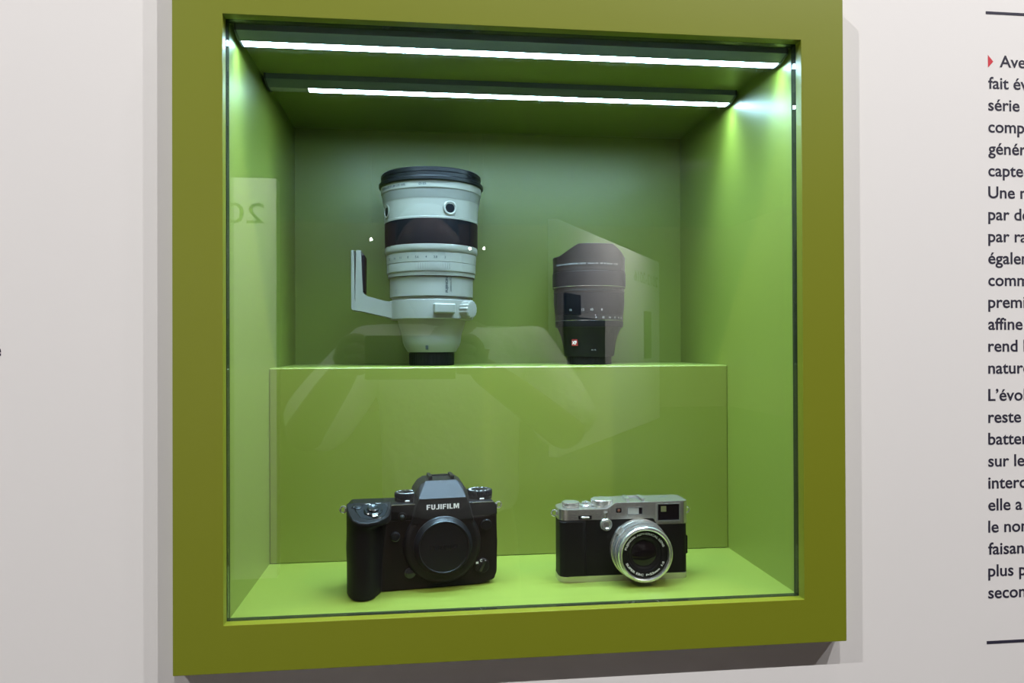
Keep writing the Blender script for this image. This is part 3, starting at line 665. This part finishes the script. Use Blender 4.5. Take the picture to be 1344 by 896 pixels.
# ---------------------------------------------------------------- the visitor taking the picture (mirrored in the glass)
def skin(name, verts, edges, mat, parent=None, sub=2, root=0):
    me = bpy.data.meshes.new(name); me.from_pydata([v[0] for v in verts], edges, []); me.update()
    o = bpy.data.objects.new(name, me); C.objects.link(o); o.parent = parent
    o.modifiers.new('skin', 'SKIN').use_smooth_shade = True
    sv = me.skin_vertices[0].data
    for i, v in enumerate(verts):
        r = v[1]; sv[i].radius = r if isinstance(r, tuple) else (r, r); sv[i].use_root = (i == root)
    s_ = o.modifiers.new('sub', 'SUBSURF'); s_.levels = sub; s_.render_levels = sub
    dg = bpy.context.evaluated_depsgraph_get()
    nm = bpy.data.meshes.new_from_object(o.evaluated_get(dg)); nm.name = name
    o.modifiers.clear(); o.data = nm; nm.materials.clear(); nm.materials.append(mat)
    nm.polygons.foreach_set('use_smooth', [True]*len(nm.polygons))
    return o
who = thing('person', 'person in a white t-shirt holding up a phone, mirrored in the glass', 'person', (-0.03, -1.13, 0))
# local metres; +y faces the showcase, the phone is at the camera, about (-0.105, 0.485, 1.45)
V_ = [((0, 0, 0.98), (0.155, 0.11)), ((0, 0.0, 1.12), (0.145, 0.105)), ((0, 0.0, 1.28), (0.155, 0.11)), ((0, -0.01, 1.41), (0.12, 0.085)), ((-0.015, 0.0, 1.50), 0.06), ((-0.04, 0.02, 1.56), 0.058), ((-0.055, 0.035, 1.63), (0.070, 0.09)), ((-0.055, 0.03, 1.70), (0.073, 0.09)), ((-0.055, 0.02, 1.75), (0.05, 0.06)),
      ((0.185, 0.0, 1.425), 0.058), ((0.27, 0.12, 1.24), 0.046), ((0.11, 0.34, 1.36), 0.034), ((0.03, 0.425, 1.415), 0.025),
      ((-0.185, 0.0, 1.425), 0.058), ((-0.33, 0.13, 1.25), 0.046), ((-0.24, 0.35, 1.36), 0.034), ((-0.195, 0.425, 1.415), 0.025),
      ((0.095, 0, 0.90), 0.088), ((0.11, 0.01, 0.50), 0.058), ((0.115, -0.02, 0.09), 0.038), ((0.12, 0.13, 0.035), (0.032, 0.03)),
      ((-0.095, 0, 0.90), 0.088), ((-0.11, 0.01, 0.50), 0.058), ((-0.115, -0.02, 0.09), 0.038), ((-0.12, 0.13, 0.035), (0.032, 0.03)),
      ((-0.055, 0.118, 1.635), 0.012), ((0.022, 0.03, 1.635), 0.014), ((-0.132, 0.03, 1.635), 0.014)]
E_ = [(0, 1), (1, 2), (2, 3), (3, 4), (4, 5), (5, 6), (6, 7), (7, 8), (3, 9), (9, 10), (10, 11), (11, 12), (3, 13), (13, 14), (14, 15), (15, 16), (0, 17), (17, 18), (18, 19), (19, 20), (0, 21), (21, 22), (22, 23), (23, 24), (6, 25), (6, 26), (6, 27)]
skin('body', V_, E_, M['skin'], who)
def hand(name, wrist, sgn):
    wv = Vector(wrist); vs = [(tuple(wv), 0.024), (tuple(wv+Vector((0, 0.03, 0.012))), (0.030, 0.018)), (tuple(wv+Vector((0, 0.055, 0.02))), (0.034, 0.014))]
    es = [(0, 1), (1, 2)]
    for k, (dz, ln) in enumerate(((0.030, 0.030), (0.011, 0.034), (-0.008, 0.032), (-0.026, 0.025))):
        b = wv+Vector((sgn*0.004, 0.060, 0.02+dz)); i = len(vs)
        vs += [(tuple(b), 0.0095), (tuple(b+Vector((-sgn*0.014, ln*0.45, 0.002))), 0.009), (tuple(b+Vector((-sgn*0.034, ln*0.55, 0.002))), 0.008)]
        es += [(2, i), (i, i+1), (i+1, i+2)]
    i = len(vs); b = wv+Vector((-sgn*0.012, 0.02, 0.035)); vs += [(tuple(b), 0.012), (tuple(b+Vector((-sgn*0.025, 0.01, 0.012))), 0.010), (tuple(b+Vector((-sgn*0.045, 0.016, 0.014))), 0.0085)]
    es += [(1, i), (i, i+1), (i+1, i+2)]
    skin(name, vs, es, M['skin'], who, 1)
hand('hand', (0.022, 0.42, 1.412), 1); hand('hand', (-0.19, 0.42, 1.412), -1)
S_ = [((0, 0, 1.03), (0.185, 0.135)), ((0, 0.0, 1.12), (0.175, 0.13)), ((0, 0.0, 1.28), (0.18, 0.13)), ((0, -0.01, 1.42), (0.14, 0.10)), ((0, 0.0, 1.485), 0.072),
      ((0.19, 0.0, 1.43), 0.082), ((0.245, 0.07, 1.31), 0.088), ((0.285, 0.11, 1.23), 0.085), ((-0.19, 0.0, 1.43), 0.082), ((-0.275, 0.07, 1.32), 0.088), ((-0.335, 0.12, 1.235), 0.085)]
skin('shirt', S_, [(0, 1), (1, 2), (2, 3), (3, 4), (3, 5), (5, 6), (6, 7), (3, 8), (8, 9), (9, 10)], M['shirt'], who)
T_ = [((0, 0, 1.0), (0.165, 0.12)), ((0, 0, 0.93), (0.165, 0.12)), ((0.1, 0, 0.86), 0.10), ((0.115, 0.01, 0.5), 0.075), ((0.115, -0.02, 0.10), 0.06), ((-0.1, 0, 0.86), 0.10), ((-0.115, 0.01, 0.5), 0.075), ((-0.115, -0.02, 0.10), 0.06)]
skin('trousers', T_, [(0, 1), (1, 2), (2, 3), (3, 4), (1, 5), (5, 6), (6, 7)], M['trousers'], who)
for s_ in (1, -1):
    skin('shoe', [((s_*0.115, -0.04, 0.045), 0.045), ((s_*0.117, 0.06, 0.045), 0.045), ((s_*0.12, 0.16, 0.036), (0.042, 0.034))], [(0, 1), (1, 2)], M['shoe'], who)
skin('hair', [((-0.055, -0.055, 1.60), 0.055), ((-0.055, -0.045, 1.67), (0.082, 0.075)), ((-0.055, -0.015, 1.73), (0.086, 0.085)), ((-0.055, 0.06, 1.755), (0.07, 0.05))], [(0, 1), (1, 2), (2, 3)], M['hair'], who)
for s_ in (1, -1):
    b = MB(); b.lathe([(0, 0), (9, 0), (8, 4), (5, 7), (0, 8)], seg=20, mtx=Matrix.Translation((s_*31-55, 112, 1660)) @ Matrix.Rotation(-PI/2, 4, 'X')); b.build('eye', M['glass_dark'], who)
ph = thing('smartphone', 'black phone held sideways by the person mirrored in the glass', 'phone', W(-84.66, -652.7, 81.65)+Vector((-0.03, -0.016, -0.02)))
b = MB(); b.box(-78, 78, -9, 0, -38, 38, 3, 3); b.build('phone_body', M['black_gloss'], ph)
b = MB(); b.lathe([(0, 0), (9, 0), (9, 2), (7, 2.6), (0, 2.6)], seg=32, mtx=Matrix.Translation((50, 0, 20)) @ Matrix.Rotation(-PI/2, 4, 'X')); b.build('camera_lens', M['glass_dark'], ph)

# spotlights hanging far behind the visitor, small bright dots in the glass
M['lamp'] = emit('lamp_face', (1.0, 0.97, 0.9), 60.0)
for px_, pz_, py_, lb_ in ((-772, 1388, -8514, 'black hanging spotlight mirrored as the dot left of the white lens'), (433, 1271, -8376, 'black hanging spotlight mirrored as the dot on the lens rubber ring'), (600, 1271, -8357, 'black hanging spotlight mirrored as the dot just right of the white lens')):
    t = thing('hanging_spotlight', lb_, 'spotlight', W(px_, py_, pz_), 0, 'spotlights mirrored in the glass')
    b = MB(); b.lathe([(0, 0), (26, 0), (30, 6), (30, 90), (24, 100), (0, 100)], seg=32, mtx=Matrix.Rotation(PI/2, 4, 'X')); b.build('housing', M['black'], t)
    b = MB(); b.lathe([(0, -1.5), (18, -1.5), (18, 2), (0, 2)], seg=32, mtx=Matrix.Rotation(PI/2, 4, 'X')); b.build('lamp_face', M['lamp'], t)
    b = MB(); b.box(-6, 6, -66, -54, 24, 4200-OZ-pz_); b.build('stem', M['black'], t)
